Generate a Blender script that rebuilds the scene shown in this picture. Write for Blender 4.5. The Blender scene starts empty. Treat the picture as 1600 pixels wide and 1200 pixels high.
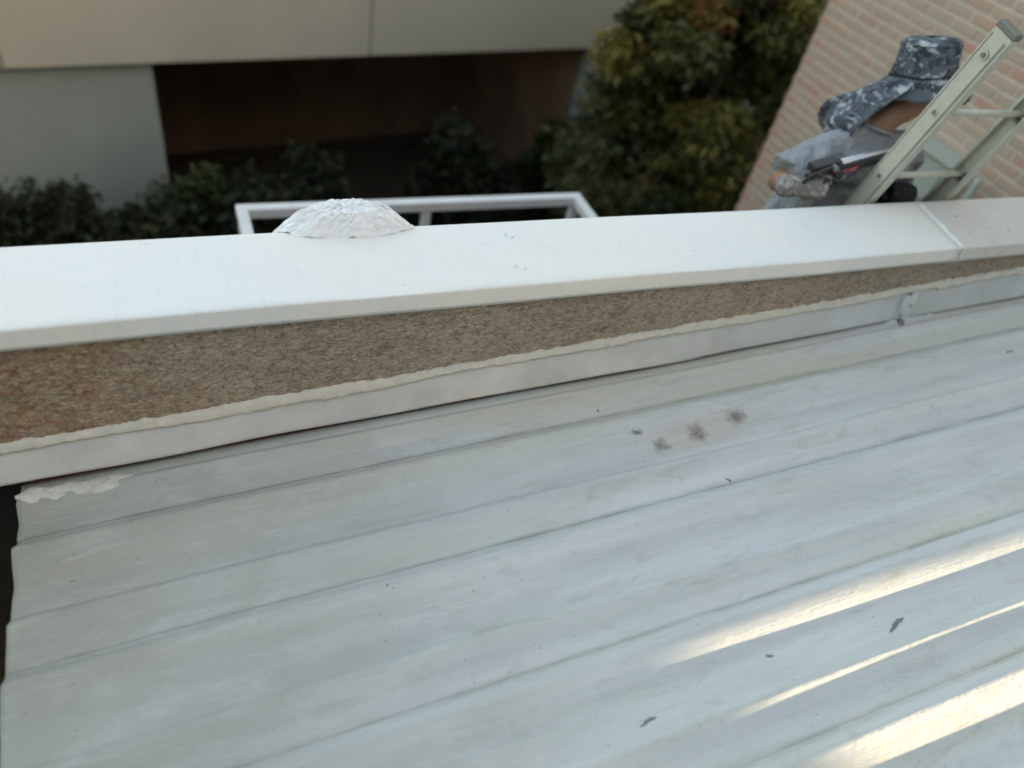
import bpy, bmesh, math, random
import numpy as np
from mathutils import Vector, Matrix
random.seed(7); rng = np.random.default_rng(11)
S = bpy.context.scene
C = S.collection
rad = math.radians

# ------------------------------------------------------------------ camera
cam_d = bpy.data.cameras.new('camera'); cam = bpy.data.objects.new('camera', cam_d); C.objects.link(cam)
RIGHT = Vector((0.91804671, -0.35206702, 0.18231579))
DOWN = Vector((-0.12764832, -0.69782976, -0.70479752))
FWD = Vector((0.37536134, 0.62376474, -0.68558108))
m = Matrix((RIGHT, -DOWN, -FWD)).transposed().to_4x4()
m.translation = Vector((0, 0, 1.25)); cam.matrix_world = m
cam_d.sensor_width = 36; cam_d.lens = 1153.69 / 1600 * 36
cam_d.clip_start = 0.05; cam_d.clip_end = 3000
cam_d.dof.use_dof = True; cam_d.dof.focus_distance = 2.2; cam_d.dof.aperture_fstop = 0.9
S.camera = cam

# ------------------------------------------------------------------ sky, sun, exposure
SUN_EL, SUN_AZ = 4.4, -55.0          # azimuth from +X towards +Y
W = bpy.data.worlds.new('World'); S.world = W; W.use_nodes = True
nt = W.node_tree; nt.nodes.clear()
sk = nt.nodes.new('ShaderNodeTexSky'); sk.sky_type = 'NISHITA'; sk.sun_disc = False
sk.sun_elevation = rad(SUN_EL); sk.sun_rotation = rad(90 - SUN_AZ)
sk.air_density = 0.8; sk.dust_density = 4.0; sk.ozone_density = 0.6
bg = nt.nodes.new('ShaderNodeBackground'); bg.inputs['Strength'].default_value = 0.15
wo = nt.nodes.new('ShaderNodeOutputWorld')
nt.links.new(sk.outputs[0], bg.inputs[0]); nt.links.new(bg.outputs[0], wo.inputs[0])
sd = bpy.data.lights.new('sun', 'SUN'); sd.energy = 2.0; sd.angle = rad(0.45); sd.color = (1, .87, .66)
sun = bpy.data.objects.new('sun', sd); C.objects.link(sun)
e, a = rad(SUN_EL), rad(SUN_AZ)
SUNV = Vector((math.cos(e) * math.cos(a), math.cos(e) * math.sin(a), math.sin(e)))
sun.rotation_euler = SUNV.to_track_quat('Z', 'Y').to_euler()
S.view_settings.view_transform = 'Standard'; S.view_settings.look = 'None'
S.view_settings.gamma = 1; S.view_settings.use_curve_mapping = False
S.view_settings.exposure = 3.3
S.view_settings.use_white_balance = True; S.view_settings.white_balance_temperature = 8050; S.view_settings.white_balance_tint = 12
S.render.engine = 'CYCLES'; S.cycles.use_denoising = True
S.cycles.max_bounces = 8

# ------------------------------------------------------------------ helpers
def tag(o, label=None, cat=None, group=None, kind=None):
    if label: o['label'] = label
    if cat: o['category'] = cat
    if group: o['group'] = group
    if kind: o['kind'] = kind
    return o

def empty(name, loc=(0, 0, 0), label=None, cat=None, group=None):
    o = bpy.data.objects.new(name, None); C.objects.link(o); o.location = loc
    o.empty_display_size = .1
    return tag(o, label, cat, group)

def link(name, me, mat=None, parent=None, smooth=False):
    o = bpy.data.objects.new(name, me); C.objects.link(o)
    if mat is not None: me.materials.append(mat)
    if smooth: me.shade_smooth()
    if parent is not None:
        o.parent = parent
        p = parent; off = Vector((0, 0, 0))
        while p is not None:
            off += p.location; p = p.parent
        o.location = -off          # meshes below are written in world coordinates
    return o

def mesh(name, V, F, mat=None, parent=None, smooth=False):
    me = bpy.data.meshes.new(name)
    me.from_pydata([tuple(map(float, v)) for v in V], [], [tuple(map(int, f)) for f in F]); me.validate(); me.update()
    return link(name, me, mat, parent, smooth)

class MB:
    def __init__(s): s.V = []; s.F = []
    def add(s, V, F):
        n = len(s.V); s.V += [tuple(v) for v in V]; s.F += [tuple(i + n for i in f) for f in F]; return s
    def box(s, x0, x1, y0, y1, z0, z1):
        return s.add([(x0, y0, z0), (x1, y0, z0), (x1, y1, z0), (x0, y1, z0), (x0, y0, z1), (x1, y0, z1), (x1, y1, z1), (x0, y1, z1)],
                     [(0, 3, 2, 1), (4, 5, 6, 7), (0, 1, 5, 4), (1, 2, 6, 5), (2, 3, 7, 6), (3, 0, 4, 7)])
    def obox(s, o, ax, ay, az):     # oriented box: centre, three half vectors
        o, ax, ay, az = map(Vector, (o, ax, ay, az)); V = []
        for k in (-1, 1):
            for (i, j) in ((-1, -1), (1, -1), (1, 1), (-1, 1)): V.append(o + i * ax + j * ay + k * az)
        return s.add(V, [(0, 3, 2, 1), (4, 5, 6, 7), (0, 1, 5, 4), (1, 2, 6, 5), (2, 3, 7, 6), (3, 0, 4, 7)])
    def tube(s, pts, rads, seg=12, cap=True, flat=None):
        V, F = sweep(pts, rads, seg, cap, flat); return s.add(V, F)
    def prism(s, prof, d):          # closed outline (3D points, same plane) pushed along d
        n = len(prof); d = Vector(d); V = [Vector(p) for p in prof] + [Vector(p) + d for p in prof]
        return s.add(V, [tuple(range(n))[::-1], tuple(range(n, 2 * n))] + [(i, (i + 1) % n, n + (i + 1) % n, n + i) for i in range(n)])
    def build(s, name, mat=None, parent=None, smooth=False, bevel=0):
        o = mesh(name, s.V, s.F, mat, parent, smooth)
        fix_normals(o.data)
        if bevel:
            b = o.modifiers.new('bevel', 'BEVEL'); b.width = bevel; b.segments = 2; b.limit_method = 'ANGLE'
        return o

def fix_normals(me):
    bm = bmesh.new(); bm.from_mesh(me); bmesh.ops.recalc_face_normals(bm, faces=bm.faces); bm.to_mesh(me); bm.free()

def sweep(pts, rads, seg=12, cap=True, flat=None):
    """tube through points; rads scalar or (a, b); flat = reference axis for a"""
    P = [Vector(p) for p in pts]; n = len(P); V = []; F = []
    ref = Vector(flat) if flat is not None else None
    up = None
    for i in range(n):
        t = (P[min(i + 1, n - 1)] - P[max(i - 1, 0)]).normalized()
        if ref is not None:
            u = (ref - t * ref.dot(t)).normalized()
        else:
            if up is None:
                up = Vector((0, 0, 1)) if abs(t.z) < .9 else Vector((1, 0, 0))
            u = (up - t * up.dot(t)).normalized(); up = u
        w = t.cross(u)
        r = rads[i] if isinstance(rads, (list, tuple)) else rads
        ra, rb = r if isinstance(r, (list, tuple)) else (r, r)
        for k in range(seg):
            q = 2 * math.pi * k / seg
            V.append(P[i] + u * ra * math.cos(q) + w * rb * math.sin(q))
    for i in range(n - 1):
        for k in range(seg):
            F.append((i * seg + k, i * seg + (k + 1) % seg, (i + 1) * seg + (k + 1) % seg, (i + 1) * seg + k))
    if cap:
        F.append(tuple(range(seg))[::-1]); F.append(tuple(range((n - 1) * seg, n * seg)))
    return V, F

def vnoise(x, y, seed=0):           # smooth value noise, arrays
    r = np.random.default_rng(seed).random((64, 64))
    xi = np.floor(x).astype(int); yi = np.floor(y).astype(int); fx = x - xi; fy = y - yi
    fx = fx * fx * (3 - 2 * fx); fy = fy * fy * (3 - 2 * fy)
    g = lambda i, j: r[(xi + i) % 64, (yi + j) % 64]
    return (g(0, 0) * (1 - fx) + g(1, 0) * fx) * (1 - fy) + (g(0, 1) * (1 - fx) + g(1, 1) * fx) * fy

# ------------------------------------------------------------------ materials
P_, Y0_ = .357, 1.292               # fold spacing and first fold of the metal roof
class N:
    def __init__(s, name):
        s.m = bpy.data.materials.new(name); s.m.use_nodes = True; s.t = s.m.node_tree
        s.b = s.t.nodes['Principled BSDF']; s.c = None
    def n(s, typ, **kw):
        o = s.t.nodes.new('ShaderNode' + typ)
        for k, v in kw.items():
            if k in o.inputs: o.inputs[k].default_value = v
            else: setattr(o, k, v)
        return o
    def l(s, a, b): s.t.links.new(a, b)
    def co(s, scale=(1, 1, 1), kind='Object'):
        tc = s.n('TexCoord'); mp = s.n('Mapping'); mp.inputs['Scale'].default_value = scale
        s.l(tc.outputs[kind], mp.inputs[0]); return mp.outputs[0]
    def noise(s, co, scale, detail=4, rough=.55, dist=0):
        o = s.n('TexNoise'); o.inputs['Scale'].default_value = scale; o.inputs['Detail'].default_value = detail
        o.inputs['Roughness'].default_value = rough; o.inputs['Distortion'].default_value = dist
        s.l(co, o.inputs['Vector']); return o.outputs[0]
    def ramp(s, f, stops, interp='LINEAR'):
        o = s.n('ValToRGB'); o.color_ramp.interpolation = interp; els = o.color_ramp.elements
        while len(els) < len(stops): els.new(.5)
        for el, (p, c) in zip(els, stops):
            el.position = p; el.color = (c, c, c, 1) if isinstance(c, (int, float)) else (*c, 1)
        s.l(f, o.inputs[0]); return o.outputs[0]
    def mix(s, f, a, b, mode='MIX'):
        o = s.n('Mix', data_type='RGBA', blend_type=mode)
        for sock, v in ((o.inputs[0], f), (o.inputs[6], a), (o.inputs[7], b)):
            if isinstance(v, (int, float)): sock.default_value = v
            elif isinstance(v, tuple): sock.default_value = (*v, 1)
            else: s.l(v, sock)
        return o.outputs[2]
    def math(s, op, a, b=None):
        o = s.n('Math', operation=op)
        for i, v in enumerate((a, b)):
            if v is None: continue
            if isinstance(v, (int, float)): o.inputs[i].default_value = v
            else: s.l(v, o.inputs[i])
        return o.outputs[0]
    def bump(s, h, strength=.3, dist=.01, prev=None):
        o = s.n('Bump'); o.inputs['Strength'].default_value = strength; o.inputs['Distance'].default_value = dist
        s.l(h, o.inputs['Height'])
        if prev is not None: s.l(prev, o.inputs['Normal'])
        s.l(o.outputs[0], s.b.inputs['Normal']); return o.outputs[0]
    def fin(s, col, rough=.6, metal=0, spec=None):
        if isinstance(col, tuple): s.b.inputs['Base Color'].default_value = (*col, 1)
        else: s.l(col, s.b.inputs['Base Color'])
        if isinstance(rough, (int, float)): s.b.inputs['Roughness'].default_value = rough
        else: s.l(rough, s.b.inputs['Roughness'])
        s.b.inputs['Metallic'].default_value = metal
        if spec is not None: s.b.inputs['Specular IOR Level'].default_value = spec
        return s.m

def simple(name, col, rough=.6, metal=0, var=.15, scale=12, bump=0, bscale=60):
    k = N(name); co = k.co(); f = k.noise(co, scale)
    lo = tuple(c * (1 - var) for c in col); hi = tuple(min(1, c * (1 + var)) for c in col)
    c = k.mix(k.ramp(f, [(.3, 0.), (.7, 1.)]), lo, hi)
    if bump: k.bump(k.noise(co, bscale), bump, .005)
    return k.fin(c, rough, metal)

def mat_roof():
    k = N('aged white roof paint'); co = k.co()
    tc = k.n('TexCoord'); sx = k.n('SeparateXYZ'); k.l(tc.outputs['Object'], sx.inputs[0])
    f1 = k.noise(k.co((.30, 9, 9)), 1.3, 4, .6); f2 = k.noise(k.co((.16, 5.5, 5.5)), 1.5, 3, .5); f3 = k.noise(co, 2.1, 5, .65)
    f4 = k.noise(k.co((.22, 3.6, 3.6)), 1.2, 3, .5)
    base = k.mix(k.ramp(f1, [(.34, 0.), (.66, 1.)]), (.53, .55, .56), (.68, .695, .705))
    base = k.mix(k.ramp(f2, [(.52, 0.), (.64, .6)]), base, (.57, .60, .53))         # greenish wash in bands
    base = k.mix(k.ramp(f4, [(.53, 0.), (.63, .75)]), base, (.63, .60, .51))          # cream bands
    base = k.mix(k.ramp(f3, [(.46, 0.), (.75, .4)]), base, (.53, .54, .51))
    g = k.n('MapRange'); g.inputs['From Min'].default_value = .75; g.inputs['From Max'].default_value = -.6  # darker and browner towards the eave end
    k.l(k.math('ADD', sx.outputs[0], k.math('MULTIPLY', k.math('SUBTRACT', f3, .5), 1.2)), g.inputs['Value'])
    base = k.mix(k.math('MULTIPLY', g.outputs[0], .85), base, (.36, .345, .285))
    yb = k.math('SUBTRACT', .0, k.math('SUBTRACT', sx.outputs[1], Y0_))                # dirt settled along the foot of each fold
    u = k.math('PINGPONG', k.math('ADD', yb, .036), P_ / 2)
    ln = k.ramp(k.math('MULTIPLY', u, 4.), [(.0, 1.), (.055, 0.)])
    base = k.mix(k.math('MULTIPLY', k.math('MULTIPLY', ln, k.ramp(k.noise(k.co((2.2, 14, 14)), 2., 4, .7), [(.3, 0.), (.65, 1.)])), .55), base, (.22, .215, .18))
    v = k.n('TexVoronoi', feature='F1'); v.inputs['Scale'].default_value = 30; k.l(co, v.inputs['Vector'])   # grit specks
    pick = k.ramp(v.outputs['Color'], [(.54, 0.), (.58, 1.)]); dot = k.ramp(v.outputs['Distance'], [(.03, 1.), (.09, 0.)])
    base = k.mix(k.math('MULTIPLY', k.math('MULTIPLY', pick, dot), .75), base, (.10, .10, .09))
    v2 = k.n('TexVoronoi', feature='F1'); v2.inputs['Scale'].default_value = 90; k.l(co, v2.inputs['Vector'])
    pk = k.ramp(v2.outputs['Color'], [(.62, 0.), (.66, 1.)]); d2 = k.ramp(v2.outputs['Distance'], [(.05, 1.), (.16, 0.)])
    patch = k.ramp(k.noise(co, 3.3, 2), [(.48, 0.), (.60, 1.)])
    base = k.mix(k.math('MULTIPLY', k.math('MULTIPLY', k.math('MULTIPLY', pk, d2), patch), .55), base, (.16, .16, .14))
    sc = k.noise(k.co((1.1, 34, 34)), 3.0, 3, .7)                                       # brush marks along the sheet
    base = k.mix(k.ramp(sc, [(.58, 0.), (.76, .4)]), base, (.70, .72, .72))
    sd_ = k.noise(k.co((.8, 40, 40)), 2.0, 4, .7)
    base = k.mix(k.ramp(sd_, [(.60, 0.), (.74, .25)]), base, (.38, .38, .34))
    bl = k.noise(k.co((2.2, 5, 5)), 2.4, 6, .72, .5)                                    # chalky blotches and washed dirt
    base = k.mix(k.ramp(bl, [(.52, 0.), (.70, .34)]), base, (.70, .70, .67))
    bl2 = k.noise(k.co((1.5, 6, 6)), 3.1, 7, .75, .7)
    base = k.mix(k.ramp(bl2, [(.54, 0.), (.70, .48)]), base, (.42, .40, .335))
    bl3 = k.noise(co, 16, 5, .7, .4)
    base = k.mix(k.ramp(bl3, [(.60, 0.), (.72, .3)]), base, (.40, .39, .35))
    # three old repair smudges on the second sheet, with a beige halo
    nz = k.n('TexNoise'); nz.inputs['Scale'].default_value = 38; nz.inputs['Detail'].default_value = 4; k.l(co, nz.inputs['Vector'])
    wv = k.n('VectorMath', operation='MULTIPLY_ADD'); wv.inputs[1].default_value = (.05, .05, .0); k.l(nz.outputs['Color'], wv.inputs[0]); k.l(co, wv.inputs[2])
    mott = k.ramp(k.noise(co, 75, 3, .6), [(.30, .45), (.58, 1.)])
    def spot(x, y, rx, ry, core, fac, col, base):
        mp = k.n('Mapping', vector_type='TEXTURE'); mp.inputs['Location'].default_value = (x + .025, y + .025, -.40); mp.inputs['Scale'].default_value = (rx, ry, 1)
        k.l(wv.outputs[0], mp.inputs[0]); ln_ = k.n('VectorMath', operation='LENGTH')
        mm = k.n('VectorMath', operation='MULTIPLY'); mm.inputs[1].default_value = (1, 1, .0); k.l(mp.outputs[0], mm.inputs[0]); k.l(mm.outputs[0], ln_.inputs[0])
        m_ = k.ramp(ln_.outputs['Value'], [(core, fac), (1., 0.)])
        return k.mix(k.math('MULTIPLY', m_, mott) if fac > .5 else m_, base, col)
    base = spot(1.455, 1.185, .27, .085, .4, .5, (.60, .52, .455), base)
    for (x, y, rx, ry) in ((1.300, 1.168, .036, .032), (1.445, 1.182, .046, .048), (1.612, 1.208, .050, .036), (1.245, 1.235, .03, .012)):
        base = spot(x, y, rx, ry, .3, .85, (.21, .17, .14), base)
    h = k.math('ADD', k.math('MULTIPLY', k.noise(k.co((1, 40, 40)), 4, 3), .6), k.noise(co, 60, 3))
    k.bump(h, .35, .004)
    return k.fin(base, k.ramp(f3, [(.3, .72), (.7, .9)]), 0, .22)

def mat_coping(old=False):
    k = N('scuffed coping paint' if old else 'fresh white coping paint'); co = k.co()
    f = k.noise(co, 3, 4)
    base = k.mix(f, (.66, .62, .59), (.73, .69, .66)) if old else k.mix(k.ramp(k.noise(co, 1.1, 3), [(.42, 0.), (.58, 1.)]), k.mix(f, (.82, .80, .765), (.87, .86, .83)), k.mix(f, (.79, .81, .82), (.84, .86, .875)))
    if not old:
        st_ = k.noise(k.co((26, 3.2, 3.2)), 1.4, 5, .7)
        base = k.mix(k.ramp(st_, [(.56, 0.), (.74, .28)]), base, (.62, .61, .58))
        sm = k.noise(k.co((5, 12, 8)), 2.6, 6, .7, .5)
        base = k.mix(k.ramp(sm, [(.62, 0.), (.70, .4)]), base, (.56, .55, .52))
    v = k.n('TexVoronoi'); v.inputs['Scale'].default_value = 38; k.l(co, v.inputs['Vector'])
    pk = k.ramp(v.outputs['Color'], [(.56, 0.), (.6, 1.)]); d = k.ramp(v.outputs['Distance'], [(.03, 1.), (.11, 0.)])
    base = k.mix(k.math('MULTIPLY', k.math('MULTIPLY', pk, d), .55), base, (.45, .44, .42))
    if old:
        s = k.noise(k.co((14, 26, 10)), 1.6, 5, .7, .6)
        base = k.mix(k.ramp(s, [(.60, 0.), (.66, .75)]), base, (.36, .345, .33))
    k.bump(k.math('ADD', k.math('MULTIPLY', k.noise(co, 9, 3), 2.), k.noise(co, 90, 3)), .12, .004)
    return k.fin(base, .5 if old else .42)

def mat_stucco():
    k = N('brown knock-down stucco'); co0 = k.co(); st = k.co((.8, 1, 1.25))
    n1 = k.noise(st, 74, 4, .62, .6); n2 = k.noise(co0, 210, 3, .6, .4); n3 = k.noise(st, 46, 3, .5, .5)
    big = k.noise(co0, 2.4, 4); mid = k.noise(co0, 9, 4, .6)
    sx = k.n('SeparateXYZ'); k.l(co0, sx.inputs[0])
    left = k.n('MapRange'); left.inputs['From Min'].default_value = .15; left.inputs['From Max'].default_value = -.55
    k.l(k.math('ADD', sx.outputs[0], k.math('MULTIPLY', k.math('SUBTRACT', mid, .5), 1.3)), left.inputs['Value'])
    c = k.mix(k.ramp(big, [(.38, 0.), (.62, 1.)]), (.47, .375, .30), (.55, .46, .37))
    c = k.mix(k.math('MULTIPLY', left.outputs[0], .95), c, (.47, .26, .15))            # darker, redder brown towards the left
    c = k.mix(k.ramp(n3, [(.42, 0.), (.62, .6)]), c, (.63, .535, .435))
    pit = k.ramp(n1, [(.36, 1.), (.46, 0.)])
    c = k.mix(k.math('MULTIPLY', pit, .48), c, (.10, .066, .046))                     # darker brown in the pits
    c = k.mix(k.math('MULTIPLY', k.ramp(n2, [(.30, 1.), (.42, 0.)]), .4), c, (.13, .09, .065))
    c = k.mix(k.ramp(mid, [(.58, 0.), (.74, .5)]), c, (.33, .23, .16))
    wp = k.n('TexNoise'); wp.inputs['Scale'].default_value = 80; k.l(co0, wp.inputs['Vector'])
    wa = k.n('VectorMath', operation='MULTIPLY_ADD'); wa.inputs[1].default_value = (.016,) * 3; k.l(wp.outputs['Color'], wa.inputs[0]); k.l(st, wa.inputs[2])
    ve = k.n('TexVoronoi', feature='DISTANCE_TO_EDGE'); ve.inputs['Scale'].default_value = 66; k.l(wa.outputs[0], ve.inputs['Vector'])
    crk = k.math('MULTIPLY', k.ramp(ve.outputs['Distance'], [(.0, 1.), (.11, 0.)]), k.ramp(k.noise(co0, 28, 3, .6), [(.36, .35), (.56, 1.)]))
    c = k.mix(k.math('MULTIPLY', crk, .45), c, (.085, .058, .042))
    h = k.math('SUBTRACT', k.math('ADD', k.ramp(n1, [(.34, 0.), (.52, 1.)]), k.math('MULTIPLY', n2, .45)), crk)
    k.bump(h, .8, .005)
    return k.fin(c, .92)

def mat_brick():
    k = N('faded tan brick'); co = k.co()
    oi = k.n('ObjectInfo')
    c = k.ramp(oi.outputs['Random'], [(0, (.52, .375, .29)), (.3, (.49, .37, .30)), (.55, (.54, .40, .32)), (.74, (.56, .35, .265)), (.9, (.58, .285, .22)), (1, (.50, .375, .305))])
    c = k.mix(k.math('MULTIPLY', k.noise(co, 25, 5), .6), c, (.52, .45, .385))
    k.bump(k.noise(co, 120, 4), .4, .004)
    return k.fin(c, .9)

def mat_hat():
    k = N('paint-spattered slate cloth'); co = k.co()
    f = k.noise(co, 22, 4, .6)
    c = k.mix(k.ramp(f, [(.42, 0.), (.52, 1.)]), (.026, .036, .052), (.085, .105, .13))
    f2 = k.noise(k.co((1, 1, 1.6)), 17, 6, .72, .8)
    c = k.mix(k.ramp(f2, [(.53, 0.), (.60, .85)]), c, (.50, .55, .61))
    f3 = k.noise(co, 90, 3, .6, .2)
    c = k.mix(k.ramp(f3, [(.66, 0.), (.72, .6)]), c, (.50, .53, .56))
    k.bump(k.noise(co, 45, 4), .6, .008)
    return k.fin(c, .9)

def mat_cloth(name, col, paint=.0, pcol=(.6, .6, .6)):
    k = N(name); co = k.co(); f = k.noise(co, 9, 4)
    c = k.mix(f, tuple(x * .8 for x in col), tuple(x * 1.2 for x in col))
    if paint:
        f2 = k.noise(co, 42, 6, .7, .3)
        c = k.mix(k.ramp(f2, [(.98 - paint, 0.), (1.06 - paint, .8)]), c, pcol)
    k.bump(k.math('ADD', k.noise(co, 26, 3), k.math('MULTIPLY', k.noise(co, 500, 2), .2)), .5, .008)
    return k.fin(c, .9)

def mat_leaf(name, stops, trans=.25):
    k = N(name)
    at = k.n('Attribute'); at.attribute_name = 'tint'
    c = k.ramp(at.outputs['Fac'], stops)
    b = k.fin(c, .55)
    tr = k.n('BsdfTranslucent'); k.l(c, tr.inputs['Color'])
    mx = k.n('MixShader'); mx.inputs[0].default_value = trans
    k.l(k.b.outputs[0], mx.inputs[1]); k.l(tr.outputs[0], mx.inputs[2])
    k.l(mx.outputs[0], k.t.nodes['Material Output'].inputs['Surface'])
    return b

def mat_metal(name, col, rough=.4, metal=.9, scale=30):
    k = N(name); co = k.co((1, 1, 1)); f = k.noise(co, scale, 4)
    c = k.mix(f, tuple(x * .8 for x in col), tuple(min(1, x * 1.12) for x in col))
    return k.fin(c, k.ramp(f, [(.3, rough * .8), (.7, min(1, rough * 1.3))]), metal)

M = {}
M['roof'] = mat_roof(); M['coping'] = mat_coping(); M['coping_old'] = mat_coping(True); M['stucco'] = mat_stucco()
M['brick'] = mat_brick(); M['mortar'] = simple('pale mortar', (.63, .555, .465), .95, var=.1, scale=20, bump=.4, bscale=200)
M['flash'] = simple('flashing paint', (.60, .645, .675), .6, var=.12, scale=7, bump=.12, bscale=70)
M['sealant'] = simple('white sealant', (.69, .67, .62), .55, var=.08, scale=30, bump=.8, bscale=90)
M['sealant_b'] = simple('fresh brushed sealant', (.80, .81, .82), .4, var=.04, scale=30, bump=.5, bscale=120)
kk = N('crumpled coated sheet'); co_ = kk.co()
vv = kk.n('TexVoronoi', feature='DISTANCE_TO_EDGE'); vv.inputs['Scale'].default_value = 48; kk.l(co_, vv.inputs['Vector'])
kk.bump(kk.math('ADD', vv.outputs['Distance'], kk.math('MULTIPLY', kk.noise(co_, 70, 4), .5)), .35, .006)
M['mound'] = kk.fin((.86, .89, .92), .25)
M['grey_seal'] = simple('grey sealant smear', (.22, .21, .20), .7, var=.35, scale=60, bump=.6, bscale=150)
M['primer'] = simple('bare grey metal', (.20, .21, .225), .5, var=.2, scale=40)
M['gap'] = simple('red-brown gap shade', (.09, .03, .03), .9, var=.5, scale=9)  # dark colour for the strip that paints in the gap's shade
M['concrete'] = simple('beige fascia concrete', (.42, .41, .355), .85, var=.05, scale=1.3, bump=.2, bscale=30)
M['pier'] = simple('pale grey pier paint', (.26, .30, .29), .85, var=.06, scale=2)
M['recess'] = simple('brown undercroft wall', (.20, .125, .085), .9, var=.2, scale=1.5)
M['soil'] = simple('dark garden soil', (.05, .04, .03), .95, var=.35, scale=3, bump=.5, bscale=12)
M['white_metal'] = simple('white painted steel', (.72, .74, .77), .4, var=.05, scale=8)
M['rear'] = simple('blocker render', (.30, .28, .25), .9, var=.06, scale=2)
M['alu'] = mat_metal('dulled aluminium', (.58, .58, .51), .6, .25)
M['alu_dark'] = mat_metal('dirty aluminium', (.24, .24, .22), .6, .5)
M['black'] = simple('black paint-stained steel', (.03, .03, .035), .45, var=.5, scale=50)
M['silver'] = mat_metal('scratched bright steel', (.62, .63, .66), .3, .8, 60)
M['skin'] = simple('tanned skin', (.33, .185, .12), .5, var=.12, scale=18, bump=.2, bscale=300)
M['hat'] = mat_hat(); M['cord'] = simple('black cord', (.012, .012, .014), .8)
M['shirt'] = mat_cloth('faded blue-grey t-shirt', (.29, .315, .35), .0)
M['glove'] = mat_cloth('grey knit glove with paint', (.22, .21, .21), .46, (.55, .53, .50))
M['glove_b'] = mat_cloth('black knit glove', (.018, .016, .017))
M['trouser'] = mat_cloth('dark work trousers', (.07, .075, .085), .33)
M['boot'] = simple('brown work boot', (.09, .06, .04), .7)
M['red'] = simple('faded red print', (.42, .085, .10), .8, var=.2, scale=80)
M['navy'] = simple('navy print', (.045, .05, .11), .8)
M['pale_print'] = simple('pale pink print', (.55, .33, .34), .8)
M['mint'] = simple('pale green enamel', (.40, .46, .41), .6, var=.06)
M['bark'] = simple('grey-brown bark', (.10, .075, .055), .95, var=.3, scale=14, bump=.8, bscale=40)
M['void_black'] = simple('void shade black', (.012, .012, .012), .95, var=.3, scale=6)  # near-black standing in for deep shade below roof level
M['blue'] = simple('dark blue plastic', (.02, .045, .085), .5)
M['leaf_dark'] = mat_leaf('dark hedge leaf', [(0, (.006, .012, .004)), (.5, (.012, .021, .006)), (1, (.026, .036, .010))])
M['leaf_mid'] = mat_leaf('mid green leaf', [(0, (.012, .026, .007)), (.6, (.032, .052, .014)), (1, (.065, .08, .02))])
M['leaf_tree'] = mat_leaf('turning tree leaf', [(0, (.030, .036, .010)), (.40, (.080, .090, .026)), (.68, (.15, .15, .045)), (.82, (.28, .26, .06)), (.93, (.29, .17, .05)), (1, (.30, .12, .05))], .35)
M['leaf_olive'] = mat_leaf('feathery olive leaf', [(0, (.05, .06, .025)), (.6, (.125, .14, .06)), (1, (.20, .20, .10))])

# ------------------------------------------------------------------ setting constants (metres; coping top z = 0)
GZ = -4.6                        # ground
YB, YF, CH = 1.835, 1.5095, .0585   # coping back edge, front edge, face depth
YW = 1.534                       # stucco face
SLOPE = .06514                   # the metal roof rises to the right
zs = lambda x: -.3615 + SLOPE * x   # sealant line on the wall
zr = lambda x: -.5020 + SLOPE * x   # roof pan
XE = -.50                        # eave end of the roof

def slab(name, x0, x1, y0, y1, z0, z1, mat, kind='structure', parent=None):
    o = MB().box(x0, x1, y0, y1, z0, z1).build(name, mat, parent)
    if kind: tag(o, kind=kind)
    return o
slab('yard', -5, 1.5, -2.4, 1.5, GZ - .1, GZ + .004, M['void_black'])  # black slab paints in the darkness below the eave
slab('ground', -600, 600, -600, 600, GZ - .5, GZ, M['soil'])

# ------------------------------------------------------------------ parapet wall with coping and flashing
par = empty('parapet_wall', (1, YW + .14, GZ), 'brown stucco parapet wall capped with white sheet metal above the ribbed roof', 'wall')
MB().box(-3.2, 4.595, YW, YB - .02, -.56, -.012).build('stucco_wall', M['stucco'], par)
MB().box(-3.2, 4.595, YW + .01, YB - .03, GZ, -.562).build('lower_wall', M['void_black'], par)  # painted black for the dark void under the stucco

def coping(name, mat, xl, xr0, xr1, dz, seed, back_x=None):
    """bent sheet cap: top, front fascia with hemmed drip, back fascia; right end cut from (xr0 front) to (xr1 back)"""
    prof = [(YF + .004, -CH + .004), (YF - .003, -CH), (YF, -CH + .010), (YF, -.006), (YF + .0015, -.0018), (YF + .006, 0)]
    for t in np.linspace(0, 1, 15)[1:-1]: prof.append((YF + .006 + t * (YB - YF - .012), 0))
    prof += [(YB - .006, 0), (YB - .0015, -.0018), (YB, -.006), (YB, -CH), (YB - .006, -CH)]
    n = len(prof); K = 110; V = []; F = []
    for i in range(K + 1):
        t = i / K
        for (y, z) in prof:
            s = (y - YF) / (YB - YF)
            xr = xr0 + (xr1 - xr0) * s
            x = xl + t * (xr - xl)
            wob = .0022 * math.sin(x * 2.1 + seed) + .0012 * math.sin(x * 5.3 + 2 * seed)
            dent = .0016 * (math.sin(x * 9 + s * 7 + seed) * math.sin(s * 5 + x * 3)) * (1 if 0 < s < 1 else 0)
            yy = y + (wob * .8 if s < .5 else wob * .3)
            V.append((x, yy, z + dz + wob * .5 + (dent if z > -.001 else 0)))
    for i in range(K):
        for j in range(n - 1):
            F.append((i * n + j, i * n + j + 1, (i + 1) * n + j + 1, (i + 1) * n + j))
    o = mesh(name, V, F, mat, par, True)
    fix_normals(o.data)
    sdm = o.modifiers.new('t', 'SOLIDIFY'); sdm.thickness = .0016; sdm.offset = -1
    return o
cop = coping('coping', M['coping'], -3.2, 2.705, 2.775, .0, .4)
cop2 = coping('coping', M['coping_old'], 2.60, 4.59, 4.59, -.0035, 1.7)
tag(cop2, 'older scuffed grey-white coping length beside the brick wall')

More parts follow.
